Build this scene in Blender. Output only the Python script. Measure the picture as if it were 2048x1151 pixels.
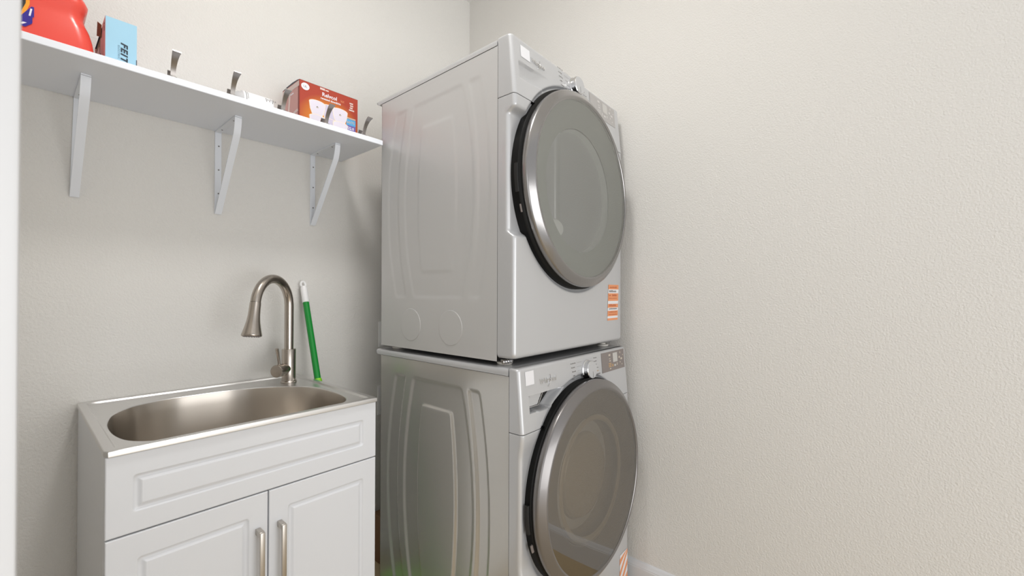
import bpy, bmesh, math, random
from mathutils import Vector, Matrix, noise
PI = math.pi
random.seed(7)
for o in list(bpy.data.objects): bpy.data.objects.remove(o)
scene = bpy.context.scene
COL = scene.collection

# ------------------------------------------------------------------ camera
EYE = 1.185
yaw, pitch, roll = math.radians(49.019), math.radians(.316), math.radians(.174)
fw = Vector((math.sin(yaw)*math.cos(pitch), math.cos(yaw)*math.cos(pitch), math.sin(pitch)))
rt = Vector((math.cos(yaw), -math.sin(yaw), 0)); up = rt.cross(fw)
r2 = rt*math.cos(roll)+up*math.sin(roll); u2 = up*math.cos(roll)-rt*math.sin(roll)
cam = bpy.data.cameras.new('camera'); camo = bpy.data.objects.new('camera', cam); COL.objects.link(camo)
m = Matrix((r2, u2, -fw)).transposed().to_4x4(); m.translation = (0, 0, EYE); camo.matrix_world = m
cam.sensor_width = 36; cam.lens = 861.87/2048*36
cam.shift_x = .0008; cam.shift_y = .0025; cam.clip_start = .02
cam.dof.use_dof = True; cam.dof.focus_distance = 1.5; cam.dof.aperture_fstop = 5.6
scene.camera = camo

# ------------------------------------------------------------------ light and exposure
W = bpy.data.worlds.new('World'); scene.world = W; W.use_nodes = True
W.node_tree.nodes['Background'].inputs[0].default_value = (.985, .99, 1.0, 1)
W.node_tree.nodes['Background'].inputs[1].default_value = .8
LAMP_STRENGTH = 66.0
def area(name, loc, aim, sx, sy, power, col=(1, 1, 1)):
    l = bpy.data.lights.new(name, 'AREA'); l.shape = 'RECTANGLE'; l.size = sx; l.size_y = sy; l.energy = power; l.color = col
    o = bpy.data.objects.new(name, l); COL.objects.link(o); o.location = loc
    o.rotation_euler = (Vector(aim)-Vector(loc)).to_track_quat('-Z', 'Y').to_euler()
area('left_fill', (-1.3, -1.2, 1.4), (.5, 1.7, .9), 1.0, 1.6, 9)            # added fill lamp, out of view left of the opening
area('front_fill', (.50, -3.3, 1.0), (.40, 1.7, .75), 2.2, 2.0, 68)         # added broad fill lamp behind the camera, evens out the walls
area('overhead_fill', (.5, .2, 2.78), (.5, .2, 0), 1.0, 1.6, 1)                # weak overhead lamp added in place of ceiling bounce
vs = scene.view_settings
vs.view_transform = 'Standard'; vs.look = 'None'; vs.gamma = 1.0; vs.exposure = -0.16; vs.use_curve_mapping = False

# ------------------------------------------------------------------ helpers
def lin(c):
    return tuple((v/255/12.92 if v/255 <= .04045 else ((v/255+.055)/1.055)**2.4) for v in c)
def mat(name, rgb, rough=.5, metal=0.0, spec=.5, bump=None, coat=0, vary=0, aniso=None, emit=None):
    m = bpy.data.materials.new(name); m.use_nodes = True
    nt = m.node_tree; b = nt.nodes['Principled BSDF']
    col = lin(rgb)+(1,)
    b.inputs['Base Color'].default_value = col
    b.inputs['Roughness'].default_value = rough; b.inputs['Metallic'].default_value = metal
    b.inputs['Specular IOR Level'].default_value = spec
    if coat: b.inputs['Coat Weight'].default_value = coat; b.inputs['Coat Roughness'].default_value = .08
    if emit: b.inputs['Emission Color'].default_value = (1, .98, .95, 1); b.inputs['Emission Strength'].default_value = emit
    tc = nt.nodes.new('ShaderNodeTexCoord')
    if vary:
        n = nt.nodes.new('ShaderNodeTexNoise'); n.inputs['Scale'].default_value = 3; n.inputs['Detail'].default_value = 4
        nt.links.new(tc.outputs['Object'], n.inputs['Vector'])
        mx = nt.nodes.new('ShaderNodeMix'); mx.data_type = 'RGBA'
        mx.inputs[6].default_value = tuple(v*(1-vary) for v in col[:3])+(1,); mx.inputs[7].default_value = tuple(min(1, v*(1+vary)) for v in col[:3])+(1,)
        nt.links.new(n.outputs['Fac'], mx.inputs[0]); nt.links.new(mx.outputs[2], b.inputs['Base Color'])
    if bump:
        sc, dist, strength, detail = bump
        n = nt.nodes.new('ShaderNodeTexNoise'); n.inputs['Scale'].default_value = sc; n.inputs['Detail'].default_value = detail
        n.inputs['Roughness'].default_value = .55
        nt.links.new(tc.outputs['Object'], n.inputs['Vector'])
        bp = nt.nodes.new('ShaderNodeBump'); bp.inputs['Strength'].default_value = strength; bp.inputs['Distance'].default_value = dist
        nt.links.new(n.outputs['Fac'], bp.inputs['Height']); nt.links.new(bp.outputs['Normal'], b.inputs['Normal'])
    if aniso:
        sc, amt = aniso
        mp = nt.nodes.new('ShaderNodeMapping'); mp.inputs['Scale'].default_value = sc
        n = nt.nodes.new('ShaderNodeTexNoise'); n.inputs['Scale'].default_value = 1; n.inputs['Detail'].default_value = 3
        nt.links.new(tc.outputs['Object'], mp.inputs['Vector']); nt.links.new(mp.outputs['Vector'], n.inputs['Vector'])
        mr = nt.nodes.new('ShaderNodeMapRange'); mr.inputs[3].default_value = rough-amt; mr.inputs[4].default_value = rough+amt
        nt.links.new(n.outputs['Fac'], mr.inputs[0]); nt.links.new(mr.outputs[0], b.inputs['Roughness'])
        bp = nt.nodes.new('ShaderNodeBump'); bp.inputs['Strength'].default_value = .06; bp.inputs['Distance'].default_value = .0005
        nt.links.new(n.outputs['Fac'], bp.inputs['Height']); nt.links.new(bp.outputs['Normal'], b.inputs['Normal'])
    return m
def glassmat(name, tint, refl, mixf, rough=.02):
    m = bpy.data.materials.new(name); m.use_nodes = True; nt = m.node_tree; nt.nodes.clear()
    out = nt.nodes.new('ShaderNodeOutputMaterial'); mx = nt.nodes.new('ShaderNodeMixShader')
    t = nt.nodes.new('ShaderNodeBsdfTransparent'); t.inputs[0].default_value = tint+(1,)
    g = nt.nodes.new('ShaderNodeBsdfGlossy'); g.inputs[0].default_value = refl+(1,); g.inputs['Roughness'].default_value = rough
    lw = nt.nodes.new('ShaderNodeFresnel'); lw.inputs[0].default_value = mixf
    nt.links.new(lw.outputs[0], mx.inputs[0]); nt.links.new(t.outputs[0], mx.inputs[1]); nt.links.new(g.outputs[0], mx.inputs[2])
    nt.links.new(mx.outputs[0], out.inputs[0]); return m

def brushed(name, rgb, rough, an):
    m = mat(name, rgb, rough, 1.0); nt = m.node_tree; b = nt.nodes['Principled BSDF']
    b.inputs['Anisotropic'].default_value = an; b.inputs['Anisotropic Rotation'].default_value = .25
    t = nt.nodes.new('ShaderNodeTangent'); t.direction_type = 'RADIAL'; t.axis = 'Z'
    nt.links.new(t.outputs[0], b.inputs['Tangent']); return m
M = dict(
 wall=mat('wall_paint', (223, 221, 217), .75, spec=.25, bump=(190, .0033, .6, 3)),
 ceil=mat('ceiling_paint', (238, 237, 233), .8),
 floor=mat('floor_vinyl', (198, 178, 142), .45, vary=.15),
 white=mat('white_paint', (216, 217, 219), .4),
 shelf=mat('shelf_white', (238, 242, 250), .45),
 bracket=mat('bracket_white', (236, 240, 247), .4),
 screw=mat('screw_steel', (120, 118, 116), .35, .9),
 cab=mat('cabinet_white', (222, 224, 228), .35),
 steel=mat('sink_steel', (226, 225, 224), .34, 1.0, aniso=((6, 220, 220), .06)),
 bowl=brushed('basin_steel', (206, 199, 190), .30, .8),
 nickel=mat('brushed_nickel', (186, 178, 169), .25, 1.0),
 pull=mat('pull_nickel', (190, 184, 176), .33, .9),
 sil=mat('silver_paint', (196, 197, 199), .34, .35, coat=.25),
 side=mat('side_metal', (206, 206, 206), .42, .42),
 wside=mat('washer_side_metal', (200, 198, 193), .25, .62),
 chrome=mat('chrome', (225, 225, 226), .12, 1.0),
 bezel=mat('washer_bezel_metal', (128, 125, 124), .32, .7, coat=.4), bezel2=mat('dryer_bezel_metal', (146, 144, 143), .22, .8, coat=.3),
 panelgrey2=mat('panel_grey_reflection', (172, 169, 167), .35), pale2=mat('print_light', (206, 203, 200), .5),  # dryer display and its print paled, a reflection put into the colour
 black=mat('black_plastic', (10, 10, 9), .55, spec=.2),
 dark=mat('dark_gap', (22, 20, 18), .7),
 panelgrey=mat('panel_grey', (128, 120, 117), .35),
 lcd=mat('lcd_grey', (190, 188, 184), .3),
 ink=mat('print_grey', (120, 116, 114), .5),
 amber=mat('print_amber', (214, 170, 110), .5),
 pale=mat('print_pale', (196, 186, 172), .5),
 sticker=mat('sticker_white', (226, 226, 229), .5),
 orange=mat('sticker_orange', (226, 150, 104), .5),
 dorange=mat('print_brown', (190, 104, 66), .5),
 foot=mat('foot_plastic', (226, 222, 214), .45),
 dgrey=mat('dryer_bowl_frame', (170, 174, 169), .35),
 dbowl=mat('dryer_bowl', (244, 246, 243), .3),
 cloth=mat('white_cloth', (238, 238, 236), .8),
 wframe=mat('washer_bowl_frame', (92, 80, 64), .35),
 wlens=mat('washer_lens', (158, 147, 127), .25), wbowl=mat('washer_bowl', (128, 116, 96), .3),
 wring=mat('washer_ring', (164, 152, 132), .3),
 red=mat('jug_red', (230, 76, 62), .32, coat=.2),
 yellow=mat('label_yellow', (244, 160, 28), .4), navy=mat('label_navy', (44, 24, 140), .4),
 lblack=mat('label_black', (44, 40, 38), .4), lwhite=mat('label_white', (236, 232, 240), .5),
 blue=mat('box_blue', (160, 206, 230), .5), pink=mat('box_pink', (232, 186, 188), .55),
 bdark=mat('box_print_dark', (34, 52, 68), .5), bmid=mat('box_print_grey', (110, 140, 158), .5),
 brown=mat('box_red', (172, 66, 44), .42), rim=mat('box_trim', (222, 202, 196), .5),
 rside=mat('box_side', (206, 156, 150), .55), rdk=mat('box_edge', (140, 42, 30), .5),
 lamp=mat('picture_white', (226, 220, 232), .5), lamp2=mat('picture_lilac', (204, 198, 218), .5), lampedge=mat('picture_edge', (250, 232, 206), .5), bl2=mat('print_sky', (84, 172, 226), .5), pu=mat('print_violet', (118, 104, 178), .5),
 green=mat('pole_green', (16, 138, 52), .3, coat=.2), lime=mat('collar_lime', (136, 216, 40), .4),
 plast=mat('white_plastic', (238, 238, 238), .4), foil=mat('foil', (190, 190, 192), .25, 1.0, bump=(90, .01, .8, 3)),
 tube=mat('tube_white', (240, 240, 243), .4), cap=mat('tube_cap', (196, 196, 198), .4),
 card=mat('cardboard', (140, 104, 76), .8), hook=mat('hook_nickel', (150, 145, 141), .32, .9),
 rub=mat('black_rubber', (20, 20, 20), .5), glow=mat('lamp_glass', (255, 255, 255), .4, emit=LAMP_STRENGTH),
 gd=glassmat('dryer_glass', (.92, .92, .90), (.95, .96, .93), 3.0, .03),
 gw=glassmat('washer_glass', (.80, .73, .62), (.95, .93, .90), 3.1, .015),
)
# two-tone orange print of the downlight carton
def carton():
    m = M['brown']; nt = m.node_tree; b = nt.nodes['Principled BSDF']
    tc = nt.nodes.new('ShaderNodeTexCoord'); mp = nt.nodes.new('ShaderNodeMapping')
    mp.inputs['Location'].default_value = (-.108/.12, 0, -.05/.10); mp.inputs['Scale'].default_value = (1/.12, 0, 1/.10)
    g = nt.nodes.new('ShaderNodeTexGradient'); g.gradient_type = 'SPHERICAL'
    nt.links.new(tc.outputs['Object'], mp.inputs[0]); nt.links.new(mp.outputs[0], g.inputs[0])
    r = nt.nodes.new('ShaderNodeValToRGB'); r.color_ramp.elements[0].color = lin((170, 62, 42))+(1,); r.color_ramp.elements[1].color = lin((240, 160, 40))+(1,)
    r.color_ramp.elements[1].position = .75
    nt.links.new(g.outputs[0], r.inputs[0]); nt.links.new(r.outputs[0], b.inputs['Base Color'])
carton()

def base_of(o):
    v = Vector((0, 0, 0))
    while o: v += o.location; o = o.parent
    return v
def obj(name, verts, faces, m, parent=None, smooth=35, kind=None, label=None, wn=False):
    me = bpy.data.meshes.new(name); off = base_of(parent) if parent else Vector((0, 0, 0))
    me.from_pydata([tuple(Vector(v)-off) for v in verts], [], faces)
    bm = bmesh.new(); bm.from_mesh(me); bmesh.ops.remove_doubles(bm, verts=bm.verts, dist=1e-6)
    bmesh.ops.recalc_face_normals(bm, faces=bm.faces); bm.to_mesh(me); bm.free()
    me.materials.append(m if not isinstance(m, str) else M[m])
    if smooth:
        me.polygons.foreach_set('use_smooth', [True]*len(me.polygons)); me.set_sharp_from_angle(angle=math.radians(smooth))
    o = bpy.data.objects.new(name, me); COL.objects.link(o)
    if parent: o.parent = parent
    if wn: w = o.modifiers.new('weighted', 'WEIGHTED_NORMAL'); w.keep_sharp = True; w.weight = 100; w.mode = 'FACE_AREA'
    if kind: o['kind'] = kind
    if label: o['label'] = label
    return o
def empty(name, loc, label, cat, group=None):
    o = bpy.data.objects.new(name, None); COL.objects.link(o); o.location = loc; o.empty_display_size = .05
    tag(o, label, cat, group); return o
def tag(o, label, cat, group=None):
    o['label'] = label; o['category'] = cat
    if group: o['group'] = group
class G:
    """collects shapes for ONE mesh"""
    def __init__(s): s.v = []; s.f = []
    def add(s, v, f):
        n = len(s.v); s.v += [tuple(p) for p in v]; s.f += [tuple(i+n for i in q) for q in f]; return s
    def box(s, x0, x1, y0, y1, z0, z1, bev=0, seg=2, R=None, edges=None):
        bm = bmesh.new(); bmesh.ops.create_cube(bm, size=1)
        for v in bm.verts: v.co = (x0+(v.co.x+.5)*(x1-x0), y0+(v.co.y+.5)*(y1-y0), z0+(v.co.z+.5)*(z1-z0))
        if bev:
            es = [e for e in bm.edges if (edges is None or edges(e))]
            bmesh.ops.bevel(bm, geom=es, offset=bev, segments=seg, affect='EDGES', profile=.5)
        bm.verts.index_update()
        v = [p.co.copy() for p in bm.verts]
        if R: v = [R @ p for p in v]
        s.add(v, [[q.index for q in f.verts] for f in bm.faces]); bm.free(); return s
    def loops(s, L, closed=True, cap0=True, cap1=True):
        n = len(L[0]); v = [p for l in L for p in l]; f = []
        for i in range(len(L)-1):
            for k in range(n if closed else n-1):
                k2 = (k+1) % n; f.append((i*n+k, i*n+k2, (i+1)*n+k2, (i+1)*n+k))
        if cap0: f.append(tuple(range(n))[::-1])
        if cap1: f.append(tuple((len(L)-1)*n+k for k in range(n)))
        return s.add(v, f)
    def lathe(s, prof, o, ax, n=48, cap0=True, cap1=True):
        ax = Vector(ax).normalized(); o = Vector(o)
        t = Vector((0, 0, 1)) if abs(ax.z) < .9 else Vector((1, 0, 0)); a = ax.cross(t).normalized(); b = ax.cross(a)
        L = [[o+ax*h+(a*math.cos(2*PI*k/n)+b*math.sin(2*PI*k/n))*max(r, 1e-5) for k in range(n)] for r, h in prof]
        return s.loops(L, True, cap0, cap1)
    def tube(s, pts, r, n=16, cap=True):
        pts = [Vector(p) for p in pts]; rs = r if isinstance(r, (list, tuple)) else [r]*len(pts); L = []; a = None
        for i, p in enumerate(pts):
            d = (pts[min(i+1, len(pts)-1)]-pts[max(i-1, 0)]).normalized()
            if a is None: a = d.cross(Vector((0, 0, 1)) if abs(d.z) < .9 else Vector((1, 0, 0))).normalized()
            a = (a-d*a.dot(d)).normalized(); b = d.cross(a)
            L.append([p+(a*math.cos(2*PI*k/n)+b*math.sin(2*PI*k/n))*rs[i] for k in range(n)])
        return s.loops(L, True, cap, cap)
    def strip(s, pts, wx, th, ny=Vector((1, 0, 0))):
        """flat bar: path pts, width wx list along ny, thickness th"""
        pts = [Vector(p) for p in pts]; L = []
        for i, p in enumerate(pts):
            d = (pts[min(i+1, len(pts)-1)]-pts[max(i-1, 0)]).normalized(); nrm = d.cross(ny).normalized()
            w = (wx[i] if isinstance(wx, (list, tuple)) else wx)/2
            L.append([p-ny*w-nrm*th/2, p+ny*w-nrm*th/2, p+ny*w+nrm*th/2, p-ny*w+nrm*th/2])
        return s.loops(L)
    def obj(s, name, m, parent=None, **k): return obj(name, s.v, s.f, m, parent, **k)
def rrect(x0, x1, z0, z1, r, n=5):
    P = []
    for cx, cz, a0 in ((x1-r, z1-r, 0), (x0+r, z1-r, 90), (x0+r, z0+r, 180), (x1-r, z0+r, 270)):
        for k in range(n+1):
            a = math.radians(a0+90*k/n); P.append((cx+r*math.cos(a), cz+r*math.sin(a)))
    return P
def text_mesh(body, size, spacing=1.0, shear=0.0, sx=1.0, extrude=.0006, bold=0.0):
    c = bpy.data.curves.new('lettering', 'FONT'); c.body = body; c.size = size; c.space_character = spacing; c.shear = shear
    c.extrude = extrude; c.offset = bold; c.resolution_u = 2
    o = bpy.data.objects.new('lettering', c); COL.objects.link(o)
    dg = bpy.context.evaluated_depsgraph_get(); me = o.evaluated_get(dg).to_mesh()
    v = [(p.co.x*sx, p.co.y, p.co.z) for p in me.vertices]; f = [tuple(q.vertices) for q in me.polygons]
    o.evaluated_get(dg).to_mesh_clear(); bpy.data.objects.remove(o); bpy.data.curves.remove(c)
    return v, f
def sst(x): x = max(0., min(1., x)); return x*x*(3-2*x)
def step(sd, w): return sst(sd/w+.5)
def smin(*a):
    k = .012; r = a[0]
    for b in a[1:]:
        h = max(0., min(1., .5+.5*(b-r)/k)); r = b*(1-h)+r*h-k*h*(1-h)
    return r

# ------------------------------------------------------------------ room shell
YA, XB, ZC = 1.75, 1.654, 2.80
def wallbox(name, *b, m='wall'): return G().box(*b).obj(name, m, kind='structure', smooth=0)
wallbox('wall_back', -.42, XB+.14, YA, YA+.12, 0, ZC)
wallbox('wall_right', XB, XB+.14, -1.62, YA, 0, ZC)
wallbox('wall_left', -.42, -.30, .45, YA+.12, 0, ZC)
wallbox('wall_front', -1.6, -.012, .45, .57, 0, ZC)
wallbox('floor', -1.6, XB+.14, -1.62, YA+.12, -.05, 0, m='floor')
wallbox('ceiling', -.42, XB+.14, -.6, YA+.12, ZC, ZC+.05, m='ceil')
G().box(-.085, .0017, .435, .450, 0, ZC, .003).obj('trim_1', 'white', kind='structure')      # casing round the end of the front wall
G().box(-.012, .0015, .450, .570, 0, ZC, .001).obj('trim_2', 'white', kind='structure')
def baseboard(name, pts):
    prof = [(0, 0), (.014, 0), (.014, .088), (.0125, .0905), (.0125, .094), (.0105, .096), (.008, .104), (.005, .109), (0, .112)]
    (p0, p1, nrm) = pts; L = [[Vector(p)+Vector(nrm)*d+Vector((0, 0, h)) for d, h in prof] for p in (p0, p1)]
    G().loops(L).obj(name, 'white', kind='structure', smooth=30)
baseboard('baseboard_right', ((XB, -1.5, 0), (XB, YA, 0), (-1, 0, 0)))
baseboard('baseboard_back', ((-.30, YA, 0), (XB-.014, YA, 0), (0, -1, 0)))

# ceiling lamp (above the frame, lights the room)
lt = empty('ceiling_light', (.55, .68, ZC), 'round white flush ceiling light above the laundry floor', 'ceiling light')
G().lathe([(.15, 0), (.155, -.004), (.155, -.02), (.148, -.024)], (.55, .68, ZC), (0, 0, 1)).obj('base', 'white', lt)
G().lathe([(.140, -.024), (.138, -.035), (.115, -.050), (.06, -.058), (.001, -.060)], (.55, .68, ZC), (0, 0, 1), cap0=False).obj('diffuser', 'glow', lt)

# ------------------------------------------------------------------ wall shelf and brackets
SZ, ST, SF, SX = 1.7405, 1.7585, 1.433, .908
sh = G().box(-.30, SX, SF, YA, SZ, ST, .0012, 1).obj('wall_shelf', 'shelf')
tag(sh, 'long white wall shelf above the utility sink carrying boxes and a red jug', 'shelf')
def bracket(x, label):
    w = .0195; y0 = YA; r = empty('shelf_bracket', (x, YA, 1.4545), label, 'shelf bracket', 'white brackets under the wall shelf')
    g = G().box(x-w/2, x+w/2, YA-.004, YA, 1.4545, SZ, .0006, 1); g.obj('wall_plate', 'bracket', r)
    g = G().box(x-w/2, x+w/2, 1.541, YA-.004, SZ-.004, SZ, .0006, 1); g.obj('shelf_plate', 'bracket', r)
    pts = [(x, YA-.0065, 1.4560)]
    e = Vector((x, YA-.0065, 1.456)); t = Vector((x, 1.556, SZ-.055))
    for k in range(1, 9): pts.append(e.lerp(t, k/8))
    for k in range(1, 9):
        a = k/8; pts.append((x, 1.556-.0125*math.sin(a*PI/2), SZ-.055+.050*a))
    G().strip(pts, w, .004).obj('brace', 'bracket', r)
    for z in (1.690, 1.608, 1.526):
        G().lathe([(.0026, 0), (.0026, -.0006), (.0016, -.0009)], (x+.0015, YA-.004, z), (0, 1, 0), 12).obj('screw', 'screw', r)
    for y in (1.705, 1.585):
        G().lathe([(.0026, 0), (.0026, -.0008), (.0016, -.001)], (x, y, SZ-.004), (0, 0, 1), 12).obj('screw', 'screw', r)
    return r
br = bracket(.1090, 'white shelf bracket seen nearly edge-on, nearest the door trim at left')
br.rotation_euler.y = .0235
bracket(.4590, 'white triangular shelf bracket second from the left, its open side visible')
bracket(.7860, 'white triangular shelf bracket at the shelf end beside the dryer')

# ------------------------------------------------------------------ sink cabinet
CX0, CX1, CY, CT = .1195, .7250, 1.176, .8530
cab = empty('sink_cabinet', ((CX0+CX1)/2, 1.46, 0), 'white two-door utility sink cabinet under the steel basin', 'cabinet')
g = G()
for b in ((CX0, CX0+.016, CY+.0172, YA-.016, .08, CT), (CX1-.016, CX1, CY+.0172, YA-.016, .08, CT), (CX0+.016, CX1-.016, YA-.03, YA-.018, .08, CT), (CX0+.016, CX1-.016, CY+.022, YA-.03, .08, .096), (CX0+.03, CX1-.03, CY+.05, YA-.03, 0, .08)):
    g.box(*b, .001, 1)
g.obj('body', 'cab', cab)
def panel(name, x0, x1, z0, z1, gx0, gx1, gz0, gz1, yf, parent, th=.018):
    L = []
    def lp(a, b, c, d, r, y): L.append([(x, y, z) for x, z in rrect(a, b, c, d, r)])
    lp(x0, x1, z0, z1, .0008, yf+th); lp(x0, x1, z0, z1, .0008, yf+.003); lp(x0+.0008, x1-.0008, z0+.0008, z1-.0008, .001, yf+.001); lp(x0+.003, x1-.003, z0+.003, z1-.003, .002, yf)
    for i, y, r in ((0, 0, .008), (.002, .0012, .007), (.004, .0038, .006), (.007, .0046, .005), (.010, .0042, .003), (.0125, .0022, .002), (.0155, .0004, .0012), (.0175, 0, .001)):
        lp(gx0+i, gx1-i, gz0+i, gz1-i, r, yf+y)
    return G().loops(L).obj(name, 'cab', parent, smooth=50, wn=True)
MID = .4225
panel('false_drawer_front', CX0, CX1, .687, CT-.0005, .161, .685, .7285, .8075, CY-.001, cab)
dl = panel('door', CX0+.0005, MID-.0012, .085, .6845, .1685, .3800, .14, .634, CY-.001, cab)
dr = panel('door', MID+.0012, CX1-.0005, .085, .6845, .4685, .6850, .14, .634, CY-.001, cab)
def pull(x, parent):
    g = G().box(x-.0055, x+.0055, CY-.034, CY-.0235, .412, .600, .0012, 2)
    g.box(x-.006, x+.0055, CY-.030, CY-.0012, .586, .601, .0012, 2); g.box(x-.006, x+.0055, CY-.030, CY-.0012, .411, .426, .0012, 2)
    g.obj('handle', 'pull', parent, label='satin nickel bar handle')
pull(.3985, dl); pull(.4490, dr)

# ------------------------------------------------------------------ steel sink
KX0, KX1, KY0, KZ = .1180, .7270, 1.1695, .8660
sk = empty('utility_sink', ((KX0+KX1)/2, 1.46, .854), 'brushed stainless steel drop-in sink with a deep cut-corner basin', 'sink')
CXs, CYs = .415, 1.425; N = 192
ctrl = [(.1480, 1.400), (.1550, 1.475), (.1760, 1.555), (.2250, 1.620), (.3000, 1.652), (.3850, 1.655), (.4700, 1.645), (.5500, 1.615), (.6250, 1.560), (.6720, 1.490), (.6860, 1.410), (.6850, 1.320), (.6680, 1.250), (.6300, 1.208), (.5600, 1.192), (.4200, 1.188), (.2900, 1.190), (.2150, 1.204), (.1700, 1.245), (.1520, 1.310)]
def spline(P, m=16):
    out = []; n = len(P)
    for i in range(n):
        p0, p1, p2, p3 = (Vector(P[(i+j-1) % n]) for j in range(4))
        for k in range(m):
            t = k/m; out.append(.5*((2*p1)+(p2-p0)*t+(2*p0-5*p1+4*p2-p3)*t*t+(3*p1-p0-3*p2+p3)*t**3))
    return out
SP = spline(ctrl)
angs = [2*PI*k/N for k in range(N)]
def rayloop(poly):
    out = []
    for a in angs:
        d = Vector((math.cos(a), math.sin(a))); best = None
        for i in range(len(poly)):
            p = Vector(poly[i])-Vector((CXs, CYs)); q = Vector(poly[(i+1) % len(poly)])-Vector((CXs, CYs)); e = q-p
            den = d.x*e.y-d.y*e.x
            if abs(den) < 1e-12: continue
            t = (p.x*e.y-p.y*e.x)/den; u = (p.x*d.y-p.y*d.x)/den
            if t > 0 and -1e-6 <= u <= 1+1e-6: best = t if best is None else min(best, t)
        out.append((CXs+d.x*best, CYs+d.y*best))
    return out
def rectloop(i, r, yb=YA-.002):
    return rayloop(rrect(KX0+i, KX1-i, KY0+i, yb-i, r, 6))
basin = rayloop([(p.x, p.y) for p in SP])
def shrink(l, d):
    out = []; n = len(l)
    for i in range(n):
        a, b = Vector(l[i-1]), Vector(l[(i+1) % n]); t = (b-a).normalized(); nn = Vector((-t.y, t.x)); out.append(tuple(Vector(l[i])+nn*d))
    return out
zl = lambda l, z: [(x, y, z) for x, y in l]
L = [zl(rectloop(.012, .002), KZ-.0125), zl(rectloop(.0005, .003), KZ-.0125), zl(rectloop(0, .004), KZ-.0115), zl(rectloop(0, .004), KZ-.0022), zl(rectloop(.0007, .004), KZ-.0008), zl(rectloop(.0022, .004), KZ),
     zl(rectloop(.0165, .004), KZ), zl(rectloop(.0175, .005), KZ-.0006), zl(rectloop(.0205, .008), KZ-.0050), zl(rectloop(.0218, .009), KZ-.0056),
     zl(shrink(basin, -.0045), KZ-.0056), zl(shrink(basin, -.0015), KZ-.0064), zl(basin, KZ-.0086)]
L[-4] = L[-4]
rim = G(); rim.loops(L, True, False, False); rim.obj('rim', 'steel', sk, smooth=50, wn=True)
B = [zl(basin, KZ-.0086), zl(shrink(basin, .0012), KZ-.0125)]
for k in range(1, 6): B.append(zl(shrink(basin, .0012+.012*k/5), KZ-.0125-.16*k/5))
for a, z in ((.020, .190), (.034, .207), (.055, .217), (.085, .222)): B.append(zl(shrink(basin, a), KZ-z))
B.append([(CXs+.045*math.cos(a), CYs+.045*math.sin(a), KZ-.228) for a in angs])
G().loops(B, True, False, True).obj('basin', 'bowl', sk, smooth=45)
G().lathe([(.045, 0), (.043, .003), (.038, .002), (.02, -.002)], (CXs, CYs, KZ-.227), (0, 0, 1)).obj('drain', 'chrome', sk)

# ------------------------------------------------------------------ faucet
fx, fy, fz = .650, 1.628, KZ-.0052
fa = empty('faucet', (fx, fy, fz), 'brushed nickel gooseneck pull-down faucet at the back corner of the sink', 'faucet')
dv = Vector((math.cos(math.radians(217)), math.sin(math.radians(217)), 0)); UZ = Vector((0, 0, 1)); O = Vector((fx, fy, 0))
G().lathe([(.0265, 0), (.0265, .005), (.0250, .007), (.0232, .0075), (.0232, .118), (.0222, .120), (.012, .120)], (fx, fy, fz), (0, 0, 1)).obj('body', 'nickel', fa)
R = .0925; pts = [O+UZ*z for z in (fz+.119, 1.02, 1.06, 1.10)]
for k in range(25):
    a = PI-(PI-.17)*k/24; pts.append(O+dv*(R+R*math.cos(a))+UZ*(1.1375+R*math.sin(a)))
G().tube(pts, .0152, 24).obj('spout', 'nickel', fa, smooth=60)
e = pts[-1]; ax = (dv*math.sin(.17)-UZ*math.cos(.17)).normalized()
hd = G().lathe([(.0146, 0), (.0146, .002), (.0162, .0022), (.0164, .02), (.0172, .042), (.0195, .062), (.0235, .082), (.0275, .098), (.0290, .1035), (.0290, .107), (.0275, .1085)], e, ax, 40).obj('spray_head', 'nickel', fa, smooth=50)
g = G().lathe([(.0262, .1084), (.0262, .1094), (.001, .1094)], e, ax, 32)
t1 = ax.cross(Vector((0, 0, 1))).normalized(); t2 = ax.cross(t1)
for rr, nn in ((.008, 6), (.015, 12), (.0215, 18)):
    for k in range(nn):
        c = e+(t1*math.cos(2*PI*k/nn)+t2*math.sin(2*PI*k/nn))*rr; g.lathe([(.0014, .109), (.001, .1112)], c, ax, 6)
g.obj('nozzle_plate', 'panelgrey', hd)
hv = Vector((math.cos(math.radians(216)), math.sin(math.radians(216)), 0)); hb = O+UZ*.912+hv*.010
G().lathe([(.0175, 0), (.0175, .024), (.0160, .0245), (.0160, .026), (.0215, .0268), (.0220, .060), (.0208, .0625), (.001, .0625)], hb, hv, 32).obj('valve_barrel', 'nickel', fa)
lv = hb+hv*.046
G().tube([lv+UZ*.014, lv+UZ*.03+hv*.001, lv+UZ*.060+hv*.008, lv+UZ*.078+hv*.013], [.0050, .0046, .0050, .0054], 14).obj('lever', 'nickel', fa)

# ------------------------------------------------------------------ green pole behind the sink
pa, pb = Vector((.7420, 1.7290, 1.2190)), Vector((.7430, 1.5930, .840))
pd = (pb-pa).normalized()
mp = empty('mop', (pa+pd*1.25).to_3d(), 'green mop pole with white hanging grip leaning against the wall behind the sink', 'mop')
gp = G()
grip = []; px = Vector((0, 1, 0)).cross(pd).normalized()
prof = [(.0105, -.002), (.0120, .004), (.0128, .015), (.0128, .03), (.0126, .05), (.0132, .072), (.0132, .076), (.0118, .078)]
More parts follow.
